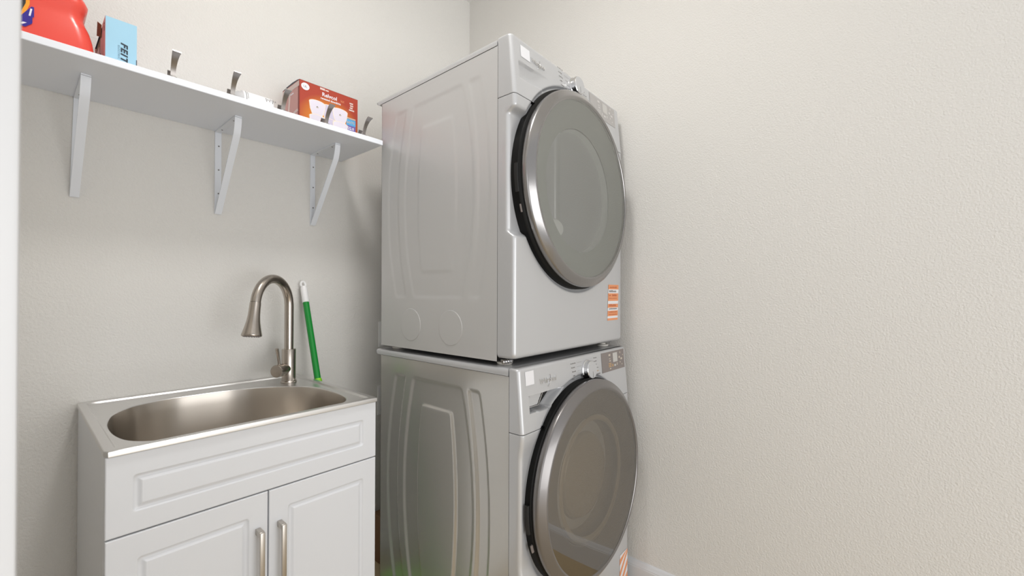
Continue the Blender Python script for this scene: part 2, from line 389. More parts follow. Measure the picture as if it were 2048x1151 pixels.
# flattened grip with a hanging hole: ring on top, barrel below
ring = []
for k in range(20):
    a = 2*PI*k/20; ring.append(pa+pd*.004+pd*(-.0120*math.cos(a))+px*(.0085*math.sin(a)))
gp.tube(ring+[ring[0], ring[1]], .0042, 10, False)
gp.tube([pa+pd*h for r, h in ((0, .012), (0, .02), (0, .05), (0, .074), (0, .078))], [.0100, .0122, .0126, .0134, .0122], 24)
gp.obj('grip', 'plast', mp, label='white plastic grip with a hanging hole')
G().tube([pa+pd*.076, pa+pd*.382], .0116, 24).obj('pole', 'green', mp)
G().tube([pa+pd*.378, pa+pd*.382, pa+pd*.400, pa+pd*.403], [.0120, .0140, .0138, .0118], 24).obj('collar', 'lime', mp, label='lime green collar')
G().tube([pa+pd*.40, pa+pd*1.26], .0095, 20).obj('lower_pole', 'green', mp)
he = pa+pd*1.26
G().box(.7300, .8600, he.y-.02, 1.56, .002, he.z+.012, .012, 2).obj('mop_head', 'lime', mp)

# ------------------------------------------------------------------ shelf contents
# red detergent jug
jx0, jx1, jy0, jy1 = -.085, .1265, 1.462, 1.598
jug = empty('detergent_jug', ((jx0+jx1)/2, (jy0+jy1)/2, ST), 'big red laundry detergent jug at the left end of the shelf', 'jug')
prof = [(0, .006), (.004, .0015), (.012, 0), (.04, .004), (.062, .0095), (.078, .0165), (.090, .0195), (.104, .0180), (.114, .0135), (.125, .0120), (.136, .0165), (.148, .0240), (.165, .034), (.19, .048), (.215, .060), (.235, .067)]
L = [[(x, y, ST+h) for x, y in rrect(jx0+max(0, i-.004)*.6, jx1-i, jy0+i*.35, jy1-i, .030, 8)] for h, i in prof]
G().loops(L).obj('body', 'red', jug, smooth=60)
G().lathe([(.034, 0), (.034, .012), (.030, .014), (.030, .055), (.027, .058)], (.02, 1.54, ST+.235), (0, 0, 1)).obj('cap', 'navy', jug)
def jface(x, h, e=.0008):   # front of the jug
    i = 0
    for (h0, i0), (h1, i1) in zip(prof, prof[1:]):
        if h0 <= h <= h1: i = i0+(i1-i0)*(h-h0)/(h1-h0)
    y = jy0+i*.35; xl = jx0+max(0, i-.004)*.6; r = .030
    if x < xl+r: y += r-math.sqrt(max(1e-9, r*r-(xl+r-x)**2))
    return (x, y-e, ST+h)
def patch(pts2, name, m, parent, e):
    """label cut from pairs of (xleft, xright, height)"""
    v = []; f = []; n = 7
    for (a, b, h) in pts2: v += [jface(a+(b-a)*k/(n-1), h, e) for k in range(n)]
    for i in range(len(pts2)-1):
        for k in range(n-1): f.append((i*n+k, i*n+k+1, (i+1)*n+k+1, (i+1)*n+k))
    return obj(name, v, f, m, parent, smooth=60)
def curve_pairs(fl, fr, h0, h1, n=24): return [(fl(h0+(h1-h0)*k/n), fr(h0+(h1-h0)*k/n), h0+(h1-h0)*k/n) for k in range(n+1)]
lab = patch(curve_pairs(lambda h: -.0015, lambda h: max(-.001, .0165-.35*max(0, .075-h)), .042, .12), 'label', 'lblack', jug, .0008)
patch(curve_pairs(lambda h: .0118-.30*max(0, .078-h), lambda h: .0178-.26*max(0, .078-h), .030, .12), 'label_ring', 'yellow', lab, .0014)
patch(curve_pairs(lambda h: max(.000, .0195-.55*(.072-h)), lambda h: .0205+(.004 if h > .05 else .0015)-.9*max(0, .034-h), .022, .074), 'label_flag', 'navy', lab, .0020)
patch(curve_pairs(lambda h: .0185-.15*(.066-h), lambda h: .0215-.15*(.066-h), .050, .068), 'label_lettering', 'lwhite', lab, .0026)
patch(curve_pairs(lambda h: .0020+1.0*(h-.026), lambda h: .0070+1.1*(h-.026), .0262, .032), 'label_stripe', 'lwhite', lab, .0026)

# blue and pink bulb carton
bx0, bx1, by0, by1, bz1 = .1440, .2045, 1.475, 1.700, ST+.119
bb = empty('light_bulb_box', ((bx0+bx1)/2, (by0+by1)/2, ST), 'pale blue and pink light bulb carton with a torn side next to the red jug', 'box')
g = G(); T = .001
g.box(bx0+T, bx1, by0+T, by1, ST+.0002, bz1-T)
G().box(bx0+.0004, bx1, by0, by0+T, ST+.0002, bz1, .0003, 1).obj('front_panel', 'blue', bb)
# left side with a torn hand hole
yl, yr_, zt_ = by0+T, by1, bz1
side = [(yl, ST), (yl, zt_), (yl+.055, zt_), (yl+.062, ST+.088), (yl+.090, ST+.094), (yl+.098, ST+.060), (yl+.072, ST+.045), (yl+.105, ST+.050), (yl+.12, ST+.085), (yr_, ST+.085), (yr_, ST)]
v = [(bx0, y, z) for y, z in side]+[(bx0+.0008, y, z) for y, z in side]; n = len(side)
f = [tuple(range(n)), tuple(range(n, 2*n))]+[(k, (k+1) % n, n+(k+1) % n, n+k) for k in range(n)]
obj('side_panel', v, f, 'pink', bb, smooth=0)
G().box(bx1-T, bx1, by0+T, by1, ST+.0002, bz1).obj('side_panel', 'lwhite', bb, label='white right side')
G().box(bx0+T, bx1-T, by1-T, by1, ST+.0002, bz1).obj('back_panel', 'pink', bb)
G().box(bx0+T, bx1-T, by0+T, by1-T, bz1-T, bz1).obj('top_panel', 'bdark', bb)
G().box(bx0+.004, bx0+.006, by0+T, by1-T, ST+.0002, bz1-T).obj('inner_liner', 'card', bb)
tear = [(yl+.056, zt_-.002), (yl+.070, zt_-.028), (yl+.085, zt_-.022), (yl+.071, zt_+.010)]
obj('torn_flap', [(bx0-.001-.006*(k in (2, 3)), y, z) for k, (y, z) in enumerate(tear)]+[(bx0-.002-.006*(k in (2, 3)), y, z) for k, (y, z) in enumerate(tear)], [(0, 1, 2, 3), (4, 5, 6, 7), (0, 1, 5, 4), (1, 2, 6, 5), (2, 3, 7, 6), (3, 0, 4, 7)], 'card', bb, smooth=0, label='grey torn cardboard flap')
def lettering(body, size, place, name, m, parent, **k):
    v, f = text_mesh(body, size, **k); return obj(name, [place(*p) for p in v], f, m, parent, smooth=0)
lettering('FEIT', .0225, lambda x, y, z: (bx0+.0300+y*.80, by0-.0004-z*.4, ST+.0640-x*1.0), 'lettering', 'bdark', bb, shear=.22, bold=.0009, spacing=1.22)
lettering('ELECTRIC', .0052, lambda x, y, z: (bx0+.0240+y, by0-.0004-z*.4, ST+.0545-x*1.1), 'lettering', 'bmid', bb, spacing=1.5)
lettering('Feit', .010, lambda x, y, z: (bx0-.0004-z*.4, by0+.018-y, bz1-.012-x*1.4), 'lettering', 'bdark', bb)
G().box(bx1-.0012, bx1+.0004, by0-.0004, by0+.02, ST, ST+.030).obj('corner_print', 'bdark', bb)

# coat hook rail lying on its back along the shelf
hr = empty('coat_hook_rail', (.56, 1.475, ST), 'row of five brushed nickel coat hooks lying prongs-up along the shelf front', 'coat hooks')
G().box(.232, .892, 1.446, 1.506, ST, ST+.0055, .001, 1).obj('rail', 'shelf', hr)
for k in range(5):
    x = .2770+.1418*k
    g = G(); pts = []; ws = []
    for j in range(13):
        t = j/12; pts.append((x, 1.460-.046*t**1.7, ST+.005+.0575*math.sin(t*PI/2*.86)/math.sin(PI/2*.86))); ws.append(.0105+.0085*t**2)
    g.strip(pts, ws, .0035)
    pts = []; ws = []
    for j in range(9):
        t = j/8; pts.append((x, 1.498-.018*t**1.8, ST+.005+.027*t)); ws.append(.0105+.005*t*t)
    g.strip(pts, ws, .0035)
    g.box(x-.008, x+.008, 1.450, 1.505, ST+.005, ST+.009, .001, 1)
    g.obj('hook', 'hook', hr, smooth=50)

# white tube lying behind the hooks
tb = empty('sealant_tube', (.51, 1.552, ST), 'small white printed tube lying on the shelf left of the orange carton', 'tube')
ty, tz, tr = 1.552, ST+.0345, .0345
tx0, tx1 = .466, .556
G().lathe([(tr-.003, 0), (tr, .002), (tr, tx1-tx0-.002), (tr-.003, tx1-tx0)], (tx0, ty, tz), (1, 0, 0), 40).obj('body', 'tube', tb)
G().lathe([(.012, -.030), (.020, -.024), (tr-.006, -.010), (tr-.004, 0)], (tx0, ty, tz), (1, 0, 0), 32).obj('shoulder', 'cap', tb)
def ontube(x, s, e=.0004):
    a = s/tr+math.radians(205); return (x, ty+(tr+e)*math.cos(a), tz-(tr+e)*math.sin(a)*1)
def tubepatch(x0, x1, s0, s1, m, name):
    n = 6; v = [ontube(x0, s0+(s1-s0)*k/n) for k in range(n+1)]+[ontube(x1, s0+(s1-s0)*k/n) for k in range(n+1)]
    obj(name, v, [(k, k+1, n+2+k, n+1+k) for k in range(n)], m, tb)
tubepatch(tx0+.008, tx0+.010, -.02, .02, 'ink', 'print'); tubepatch(tx0+.013, tx0+.0145, -.012, .016, 'ink', 'print')
for i, (a, b, c) in enumerate(((.066, -.004, .014), (.071, .002, .01), (.076, -.002, .006), (.079, .006, .014), (.084, -.006, .013), (.088, .0, .012), (.094, .002, .010))):
    tubepatch(tx0+a, tx0+a+.0022, b, c, 'ink', 'print')

# orange and red downlight carton
rx0, rx1, ry0, ry1, rz1 = .6500, .8700, 1.550, 1.697, ST+.1745
rb = empty('downlight_box', (rx0, ry0, ST), 'red and orange downlight carton picturing white lamps at the right end of the shelf', 'box')
G().box(rx0, rx1, ry0, ry1, ST+.0002, rz1, .0006, 1).obj('carton', 'brown', rb, smooth=0)
G().box(rx0-.0006, rx0, ry0+.012, ry1-.002, ST+.004, rz1-.004).obj('side_print', 'rside', rb, label='dusty pink printed left side')
G().box(rx0-.0008, rx0, ry0, ry0+.012, ST+.0002, rz1).obj('edge_print', 'rdk', rb)
def ysd(y, z0, z1, m, name, y1=None):  # stripe on left side
    G().box(rx0-.0012, rx0-.0002, y, y1 or y+.004, z0, z1).obj(name, m, rb)
ysd(ry0+.003, rz1-.022, rz1-.004, 'rim', 'side_stripe', ry1-.004)
pts = []
for k in range(15):
    a = k/14; pts.append((rx0-.0008, ry1-.004-.060*math.sin(a*PI/2), ST+.006+(rz1-ST-.03)*(1-math.cos(a*PI/2))))
G().strip(pts, .012, .0008, ny=Vector((0, 1, 0))).obj('side_arc', 'rim', rb)
pts = [(rx0-.0008, ry1-.02-.115*k/8, ST+.02+.050*math.sin(k/8*PI/2)) for k in range(9)]
G().strip(pts, .010, .0008, ny=Vector((0, .5, .8)).normalized()).obj('side_arc', 'rim', rb)
G().box(rx0-.0014, rx0, ry0+.050, ry0+.074, rz1-.038, rz1-.034).obj('side_mark', 'lwhite', rb)
# bulged lid
L = []
for y, dz in ((ry0, 0), (ry0+.02, .0035), (ry0+.06, .006), (ry0+.11, .0045), (ry1, 0)): L.append([(rx0, y, rz1-.0005), (rx0, y, rz1+dz), (rx1, y, rz1+dz*.3), (rx1, y, rz1-.0005)])
G().loops(L).obj('lid', 'bdark', rb)
YF = ry0
def flat(pts, m, name, e=.0006):
    n = len(pts); v = [(rx0+x, YF-e, ST+z) for x, z in pts]+[(rx0+x, YF, ST+z) for x, z in pts]
    return obj(name, v, [tuple(range(n))]+[(k, (k+1) % n, n+(k+1) % n, n+k) for k in range(n)], m, rb, smooth=0)
def rect(x0, x1, z0, z1, m, name, e=.0006): return flat([(x0, z0), (x1, z0), (x1, z1), (x0, z1)], m, name, e)
flat([(.0165+.0145*math.cos(2*PI*k/24)+.003, .155+.0125*math.sin(2*PI*k/24)) for k in range(24)], 'lwhite', 'round_badge')
lettering('UL', .011, lambda x, y, z: (rx0+.0125+x, YF-.0008-z*.3, ST+.151+y), 'badge_print', 'ink', rb)
lettering('Relvcol', .0195, lambda x, y, z: (rx0+.079+x, YF-.0006-z*.3, ST+.1425+y), 'lettering', 'lwhite', rb, bold=.0004)
lettering('kit', .014, lambda x, y, z: (rx0+.150+x, YF-.0006-z*.3, ST+.1425+y), 'lettering', 'orange', rb)
lettering('recessed downlight', .0098, lambda x, y, z: (rx0+.074+x, YF-.0006-z*.3, ST+.1305+y), 'lettering', 'lwhite', rb, bold=.0003)
rect(.072, .090, .1640, .1710, 'rim', 'lettering_bar'); rect(.092, .104, .1645, .1690, 'rim', 'lettering_bar')
def lampshape(cx, zt, w, h, e, m='lamp'):
    P = []
    for k in range(19):
        a = PI*(k/18); P.append((cx+w/2*math.cos(a), zt-.010+.010*math.sin(a)))
    P += [(cx-w*.44, zt-h*.55), (cx-w*.26, zt-h), (cx+w*.26, zt-h), (cx+w*.44, zt-h*.55)]
    flat([(cx+(x-cx)*1.07, z+(.0016 if z > zt-h*.5 else -.001)) for x, z in P], 'lampedge', 'lamp_outline', e-.0003); flat(P, m, 'lamp_picture', e)
    flat([(cx+.0045*math.cos(2*PI*k/10), zt-.024+.0028*math.sin(2*PI*k/10)) for k in range(10)], 'pale', 'lamp_print', e+.0004)
    flat([(cx-.001+.0018*math.cos(2*PI*k/8), zt-.022+.0015*math.sin(2*PI*k/8)) for k in range(8)], 'bdark', 'lamp_print', e+.0008)
for cx in (.062, .108, .148): lampshape(cx, .118 if cx < .1 else .116, .056, .060, .0010+.0010*(cx != .108), 'lamp' if cx != .108 else 'lamp2')
for cx in (.062, .106, .148): lampshape(cx, .0655, .056, .060, .0036+.0010*(cx != .106), 'lamp' if cx != .106 else 'lamp2')
flat([(.094, .068), (.102, .066), (.098, .080)], 'yellow', 'glow_print', .0062)
rect(.1735, .2110, .0905, .0950, 'pale', 'panel_print'); rect(.1735, .2110, .0660, .0890, 'bl2', 'panel_print'); rect(.1735, .2110, .0440, .0655, 'pu', 'panel_print')
lettering('60/75', .0140, lambda x, y, z: (rx0+.1750+x, YF-.0008-z*.3, ST+.0725+y), 'lettering', 'pale', rb, bold=.0003)
lettering('22.0', .0140, lambda x, y, z: (rx0+.1800+x, YF-.0008-z*.3, ST+.0500+y), 'lettering', 'lwhite', rb, bold=.0004)
rect(0, .042, .0335, .0355, 'pale', 'stripe_print'); rect(.166, .216, .0320, .0345, 'pale', 'stripe_print')
lettering('3000', .013, lambda x, y, z: (rx0+.180+x, YF-.0008-z*.3, ST+.0190+y), 'lettering', 'lwhite', rb, bold=.0003)
for k, (a, b) in enumerate(((.186, .200), (.188, .201), (.187, .199), (.184, .205))): rect(a, b, .148-.0085*k, .153-.0085*k, 'rim', 'small_print')

# ------------------------------------------------------------------ laundry machines
MX0, MX1 = .9195, 1.6155; MC = (MX0+MX1)/2
def side_depth(y, z, zc, hh, amp, w):
    d = (z-zc)/hh; q = d*d
    so, si = 1.412-.052*q, 1.350-.050*q         # rear strip
    ro, ri = .885+.042*q, .932+.042*q           # front strip
    al, ar = 1.308-.054*q, .954+.052*q          # arch
    il, ir = 1.232-.040*q, 1.033+.036*q         # inner arch
    def rg(lo, hi, h): return smin(y-lo, hi-y, h-abs(z-zc))
    rec = max(step(rg(si, so, hh), w), step(rg(ro, ri, hh), w), step(rg(ar, al, hh*1.0), w))
    return amp*(rec-.85*step(rg(ir, il, hh-.085), w))
def side_panel(name, y0, y1, z0, z1, zc, hh, amp, w, m, parent):
    ny, nz = int((y1-y0)/.0042), int((z1-z0)/.0048); v = []; f = []
    for i in range(nz+1):
        z = z0+(z1-z0)*i/nz
        for k in range(ny+1):
            y = y0+(y1-y0)*k/ny; v.append((MX0+side_depth(y, z, zc, hh, amp, w), y, z))
    for i in range(nz):
        for k in range(ny): a = i*(ny+1)+k; f.append((a, a+1, a+ny+2, a+ny+1))
    return obj(name, v, f, m, parent, smooth=80)
def shell(name, yb, zb, zt, face, rc, rt_, rb_, nx, nz, m, parent):
    rows = []
    for k in range(6): a = k/6*PI/2; rows.append((zb+rb_*(1-math.cos(a)), rb_*(1-math.sin(a))))
    for k in range(nz+1): rows.append((zb+rb_+(zt-rt_-zb-rb_)*k/nz, 0))
    for k in range(1, 7): a = k/6*PI/2; rows.append((zt-rt_+rt_*math.sin(a), rt_*(1-math.cos(a))))
    L = []
    for z, i in rows:
        P = [(MX0+i*.8, yb, z)]; yl = face(MX0+rc, z); yr = face(MX1-rc, z)
        P.append((MX0+i*.8, (yb+yl+rc)/2, z))
        for k in range(7): b = k/6*PI/2; P.append((MX0+i+rc*(1-math.cos(b)), yl+i+rc*(1-math.sin(b)), z))
        for k in range(1, nx): x = MX0+rc+(MX1-MX0-2*rc)*k/nx; P.append((x, face(x, z)+i, z))
        for k in range(7): b = (1-k/6)*PI/2; P.append((MX1-i-rc*(1-math.cos(b)), yr+i+rc*(1-math.sin(b)), z))
        P.append((MX1-i*.8, (yb+yr+rc)/2, z)); P.append((MX1-i*.8, yb, z)); L.append(P)
    g = G(); g.loops(L, False, False, False); n = len(L[0])
    for r in (0, len(L)-1):   # caps as strips
        g.f += [(r*n+k, r*n+k+1, r*n+n-2-k, r*n+n-1-k) for k in range(n//2-1)]
    return g.obj(name, m, parent, smooth=50)
def machine(P):
    root = empty(P['name'], (MC, 1.16, P['z0']), P['label'], P['cat'])
    zd, yf = P['door'][1], P['yl']
    def plane(x, z): return yf+.021*(x-.93)/.66+P['tilt']*max(0, (z-P['zs'])/(P['zt']-P['zs']))
    def dish(x, z):
        r = math.hypot(x-MC, z-zd); d = .010*(1-step(r-P['dr'], .010))
        sd = min(MC-.10-x, .178-abs(z-zd)); rr = r
        d = max(d, P['scoop'][0]*step(sd, P['scoop'][1]))
        return d
    def face_low(x, z): return plane(x, z)+dish(x, z)
    def face_top(x, z):
        y = plane(x, z)+.010*(1-step(math.hypot(x-MC, z-zd)-P['dr'], .010))
        return y+P['recess'](x, z)
    # cabinet: inner shell + embossed sides + back
    g = G().box(MX0+.012, MX1-.004, P['ys']+.004, P['yr']-.002, P['z0']+.006, P['zseam']-.004)
    bd = g.obj('cabinet', 'dark', root)
    side_panel('side_panel', P['ys'], P['yr'], P['z0'], P['zseam'], *P['pat'], P['ms'], bd)
    G().box(MX1-.003, MX1, P['ys'], P['yr'], P['z0'], P['zseam']).obj('side_panel', P['ms'], bd)
    G().box(MX0, MX1, P['yr']-.001, P['yr'], P['z0'], P['zseam']).obj('back_panel', P['ms'], bd)
    def topedge(e):
        a, b = e.verts[0].co, e.verts[1].co
        return a.z > P['zseam']+.01 and b.z > P['zseam']+.01 or (a.y > P['yr'] and b.y > P['yr'] and abs(a.z-b.z) < .001)
    G().box(MX0-.0012, MX1+.0012, P['ys']+.0022, P['yr']+.032, P['zseam']+.0014, P['zt'], .0145, 5, edges=topedge).obj('top_panel', 'sil', root, smooth=40, wn=True)
    yb = P['ys']-.0012
    shell('front_panel', yb, P['zf'], P['zs']-.0012, face_low, .012, .0015, .014, 150, 150, 'sil', root)
    cp = shell('control_panel', yb, P['zs']+.0006, P['zt'], face_top, .012, .008, .0012, 210, 66, 'sil', root)
    # ---- feet
    for x, y in ((MX0+.045, P['ys']+.010), (MX1-.06, P['ys']+.010), (MX0+.045, P['yr']-.05), (MX1-.06, P['yr']-.05)):
        G().lathe([(.012, 0), (.012, -.004), (.023, -.006), (.024, P['fz']+.004), (.020, P['fz'])], (x, y, P['z0']+.004 if P['name'] != 'dryer' else P['z0']), (0, 0, 1), 24).obj('foot', 'foot', root)
    # ---- door
    yd, zd, ty, tp = P['door']; c = Vector((MC, yd, zd))
    Rm = Matrix.Rotation(math.radians(ty), 3, 'Z') @ Matrix.Rotation(math.radians(-tp), 3, 'X')
    ax = Rm @ Vector((0, 1, 0)); k = P['dk']
    door = G().lathe([(r*k, h) for r, h in ((.290, .010), (.2905, .003), (.2935, 0), (.2975, -.0006), (.3010, .0010), (.3035, .0026), (.3185, .0125), (.3215, .0150), (.3230, .0180), (.3233, .028), (.3215, .033), (.314, .036), (.285, .034))], c, ax, 128, False, False).obj('door', P['mb'], root, smooth=40)
    G().lathe([(.3175*k, .033), (.3270*k, .038), (P['bk']*k, .042), (P['bk']*k, P['deep']), (.30*k, P['deep'])], c, ax, 96, False, False).obj('door_backing', 'black', door)
    G().lathe([(.2915*k, .0030), (.270*k, .0022), (.20*k, .0006), (.10*k, -.0006), (.001, -.001)], c, ax, 96, False, False).obj('door_glass', P['glass'], door, smooth=80)
    fr = G().lathe([(.290*k, .012), (.270*k, .014), (.235*k, .020), (P['rb']*k, .030)], c, ax, 96, False, False).obj('inner_frame', P['mf'], door, smooth=60)
    if P['name'] == 'dryer':
        G().lathe([(.206*k, .030), (.203*k, .042), (.196*k, .066), (.186*k, .076), (.120*k, .082), (.001, .083)], c+Rm @ Vector((-.004, 0, -.004)), ax, 96, False, False).obj('bowl', 'dbowl', fr, smooth=60)
        cc = c+Rm @ Vector((-.115, .060, -.135))
        bm = bmesh.new(); bmesh.ops.create_icosphere(bm, subdivisions=3, radius=1)
        for v in bm.verts: v.co = cc+Rm @ Vector((v.co.x*.046, v.co.y*.012, v.co.z*.030))
        bm.verts.index_update(); G().add([v.co.copy() for v in bm.verts], [[q.index for q in f_.verts] for f_ in bm.faces]).obj('bowl_catch', 'cloth', fr); bm.free()
    else:
        wc = c+Rm @ Vector((-.006, 0, .006))
        G().lathe([(.212*k, .026), (.206*k, .033), (.197*k, .036), (.190*k, .045), (.172*k, .072), (.150*k, .078), (.138*k, .060)], wc, ax, 96, False, False).obj('bowl', 'wbowl', fr, smooth=40)
        G().lathe([(.138*k, .060), (.134*k, .051), (.126*k, .047), (.08*k, .042), (.001, .040)], wc, ax, 96, False, False).obj('bowl_lens', 'wlens', fr, smooth=50)
        G().lathe([(.200*k, .022), (.196*k, .019), (.186*k, .019), (.182*k, .024)], wc, ax, 96, False, False).obj('bowl_ring', 'wring', fr, smooth=40)
    # pocket parts behind the bezel on the latch side
    def rad(a, r, y): return c+Rm @ Vector((r*math.cos(a), y, r*math.sin(a)))
    for a0, a1, y0, y1, m_ in ((176, 190, .040, .052, 'rub'), (196, 200, .040, .045, 'panelgrey')):
        L = []
        for q in range(9):
            a = math.radians(a0+(a1-a0)*q/8); L.append([rad(a, .325*k, y0), rad(a, .3325*k, y0+.002), rad(a, .3325*k, y1), rad(a, .325*k, y1)])
        G().loops(L).obj('latch_grip', m_, door)
    # ---- printed and applied things on the fascia
    def onface(x, z, e): return (x, face_top(x, z)-e, z)
    def decal(x0, x1, z0, z1, m_, name, e=.0006, parent=cp, fn=None, sk=0):
        nx = max(1, int((x1-x0)/.012)); nz = max(1, int((z1-z0)/.012)); fn = fn or onface; v = []; f = []
        for i in range(nz+1):
            for q in range(nx+1): v.append(fn(x0+(x1-x0)*q/nx, z0+(z1-z0)*i/nz, e))
        for i in range(nz):
            for q in range(nx): a = i*(nx+1)+q; f.append((a, a+1, a+nx+2, a+nx+1))
        return obj(name, v, f, m_, parent, smooth=60)
    decal(*P['qr'], 'sticker', 'sticker', .0008)
    lx, lz, ls = P['logo']
    v, f = text_mesh('Whirlpool', ls, spacing=.97, shear=.12, extrude=.0010, bold=.0005)
    obj('lettering', [onface(lx+x, lz+y, .0012+z) for x, y, z in v], f, 'chrome', cp, smooth=0)
    pts = []
    for q in range(30):
        a = math.radians(-120+250*q/29); pts.append(onface(lx+ls*2.30+ls*.34*math.cos(a)+ls*.30*math.sin(a), lz+ls*.22+ls*.78*math.sin(a), .002))
    G().tube(pts, [.0003+.0011*math.sin(PI*q/29) for q in range(30)], 6).obj('emblem_swoosh', 'chrome', cp)
    # cycle names around the knob
    kx, kz = P['knob']
    for q in range(6):
        z = kz+.0300-.0134*q; x0 = kx-.104+.004*q; ww = (.036, .026, .028, .016, .022, .04)[q]
        n = int(ww/.0048)
        for j in range(n):
            h = random.choice((.0022, .003, .0036)); decal(x0+j*.0048, x0+j*.0048+.0034, z, z+h, 'ink', 'cycle_print', .0005)
        decal(x0+ww+.008, kx-.034, z+.0010, z+.0016, 'ink', 'cycle_line', .0005)
        z = kz+.0320-.0118*q; x0 = kx+.052+.003*q; ww = (.028, .022, .018, .026, .022, .032)[q]
        for j in range(int(ww/.0048)):
            h = random.choice((.0022, .003, .0036)); decal(x0+j*.0048, x0+j*.0048+.0034, z, z+h, 'amber' if q == 4 else 'ink', 'cycle_print', .0005)
    kb = Vector(onface(kx, kz, 0)); kn = Vector((0, -1, .09)).normalized()
    knob = G().lathe([(.033, 0), (.0335, .004), (.0305, .006), (.0300, .009), (.0305, .016), (.0310, .0185), (.0302, .0215), (.0287, .0228), (.001, .0234)], kb, kn, 64).obj('knob', 'chrome', cp, smooth=30)
    G().lathe([(.0287, .0229), (.0280, .0239), (.001, .0242)], kb, kn, 48, False).obj('knob_cap', 'sil', knob)
    tv = Vector((1, 0, 0)); uv = kn.cross(tv)*-1
    G().tube([kb+kn*.0244+uv*.006, kb+kn*.0244+uv*.026], .0006, 6).obj('pointer', 'ink', knob)
    # touch panel
    x0, x1, z0, z1 = P['disp']
    dp = decal(x0, x1, z0, z1, P['mp'], 'display', .0008)
    w, h = x1-x0, z1-z0
    def dd(a, b, c_, d_, m_, nm='display_print'): decal(x0+a*w, x0+b*w, z0+c_*h, z0+d_*h, m_, nm, .0014, dp)
    dd(.48, .68, .42, .90, 'lcd', 'screen')
    for a, b, c_, d_, m_ in ((.30, .38, .78, .88, 'pale'), (.31, .37, .62, .66, 'pale'), (.32, .38, .50, .56, 'pale'), (.28, .40, .38, .41, 'amber'), (.28, .40, .30, .33, 'amber'), (.28, .40, .22, .25, 'amber'), (.32, .38, .10, .16, 'pale'), (.44, .47, .20, .34, 'amber'), (.52, .60, .20, .30, 'lcd'), (.64, .67, .22, .36, 'pale'), (.80, .83, .80, .90, 'pale'), (.74, .80, .56, .66, 'pale'), (.82, .90, .46, .56, 'pale'), (.78, .81, .30, .38, 'pale'), (.86, .89, .18, .24, 'pale'), (.92, .95, .66, .72, 'pale')):
        dd(a, b, c_, d_, 'pale2' if P['name'] == 'dryer' else m_)
    return root, cp, face_low, face_top, decal
# ---- dryer
def rec_d(x, z):
    zt_ = 1.8560-.002; zb_ = 1.8080; sl = (z-zb_)*.25
    return .0105*step(min(x-.951, zt_-z+(x-.95)*.03, z-zb_-(x-.95)*.03), .006)*(1-sst((x-.99)/.12))
dry, dcp, dfl, dft, ddec = machine(dict(name='dryer', label='silver front-load dryer with grey window stacked on top of the washer', cat='dryer', z0=.986, zseam=1.906, zt=1.930, zs=1.752, zf=.996, ys=.853, yr=1.458, yl=.788, tilt=.017,
    door=(.757, 1.5325, 1.9, 1.1), dk=1.012, deep=.085, rb=.206, recess=rec_d, pat=(1.505, .335, .0019, .016), ms='side', glass='gd', mb='bezel2', mp='panelgrey2', mf='dgrey', fz=-.014, sx=1, scoop=(.024, .022), bk=.3300, dr=.343,
    qr=(.961, 1.006, 1.874, 1.909), logo=(1.010, 1.880, .0175), knob=(1.265, 1.895), disp=(1.372, 1.574, 1.846, 1.921)))
for y in (1.270, 1.058):
    G().lathe([(.0572, 0), (.0572, .0006), (.0556, .0016), (.001, .0016)], (MX0, y, 1.072), (-1, 0, 0), 64, False).obj('knockout_cover', 'side', dry, smooth=20)
def sticker_strip(root, name, x0, x1, z0, z1, fn, bands, lean=0, label=None):
    """printed label: bands = (t0, t1, material) from the bottom up"""
    st = None
    for t0, t1, m_ in bands:
        h = z1-z0; v = []
        for t in (t0, t1): v += [(x0+lean*t, fn(x0, z0+h*t)-.0007, z0+h*t), (x1+lean*t, fn(x1, z0+h*t)-.0007, z0+h*t)]
        o = obj(name if st is None else 'label_band', v, [(0, 1, 3, 2)], m_, st or root)
        if st is None:
            st = o
    return st
st = sticker_strip(dry, 'hazard_label', 1.490, 1.578, 1.080, 1.218, dfl, [(0, .06, 'orange'), (.06, .12, 'sticker'), (.12, .27, 'orange'), (.27, .355, 'sticker'), (.355, .46, 'orange'), (.46, .545, 'sticker'), (.545, .76, 'orange'), (.76, .87, 'sticker'), (.87, 1, 'orange')], lean=.008)
def tiny(root, x0, z, n, m_, fn, w=.006, h=.006, gap=.002):
    v = []; f = []
    for k in range(n):
        a = x0+k*(w+gap); hh = h*random.choice((.7, 1, .85)); b = len(v); v += [(a, fn(a, z)-.0012, z), (a+w, fn(a+w, z)-.0012, z), (a+w, fn(a+w, z)-.0012, z+hh), (a, fn(a, z)-.0012, z+hh)]; f.append((b, b+1, b+2, b+3))
    obj('label_print', v, f, m_, root)
tiny(st, 1.508, 1.205, 8, 'dorange', dfl); tiny(st, 1.503, 1.189, 9, 'ink', dfl, .005, .008); tiny(st, 1.503, 1.174, 2, 'dorange', dfl); tiny(st, 1.530, 1.173, 5, 'dorange', dfl, .006, .008)
tiny(st, 1.503, 1.164, 10, 'dorange', dfl, .005, .003); tiny(st, 1.505, 1.134, 5, 'dorange', dfl, .009, .009, .003); tiny(st, 1.502, 1.122, 10, 'ink', dfl, .005, .005); tiny(st, 1.502, 1.110, 10, 'dorange', dfl, .005, .004); tiny(st, 1.502, 1.101, 9, 'dorange', dfl, .006, .003)
# levelling clamp of the stack at the front corner
g = G().tube([(MX0+.012, .842, .983), (MX0+.05, .838, .984)], .0045, 10)
for k in range(4): g.lathe([(.0065, 0), (.0065, .003)], (MX0+.014+.009*k, .841-.001*k, .983), (1, -.1, 0), 10)
g.obj('stacking_screw', 'chrome', dry)
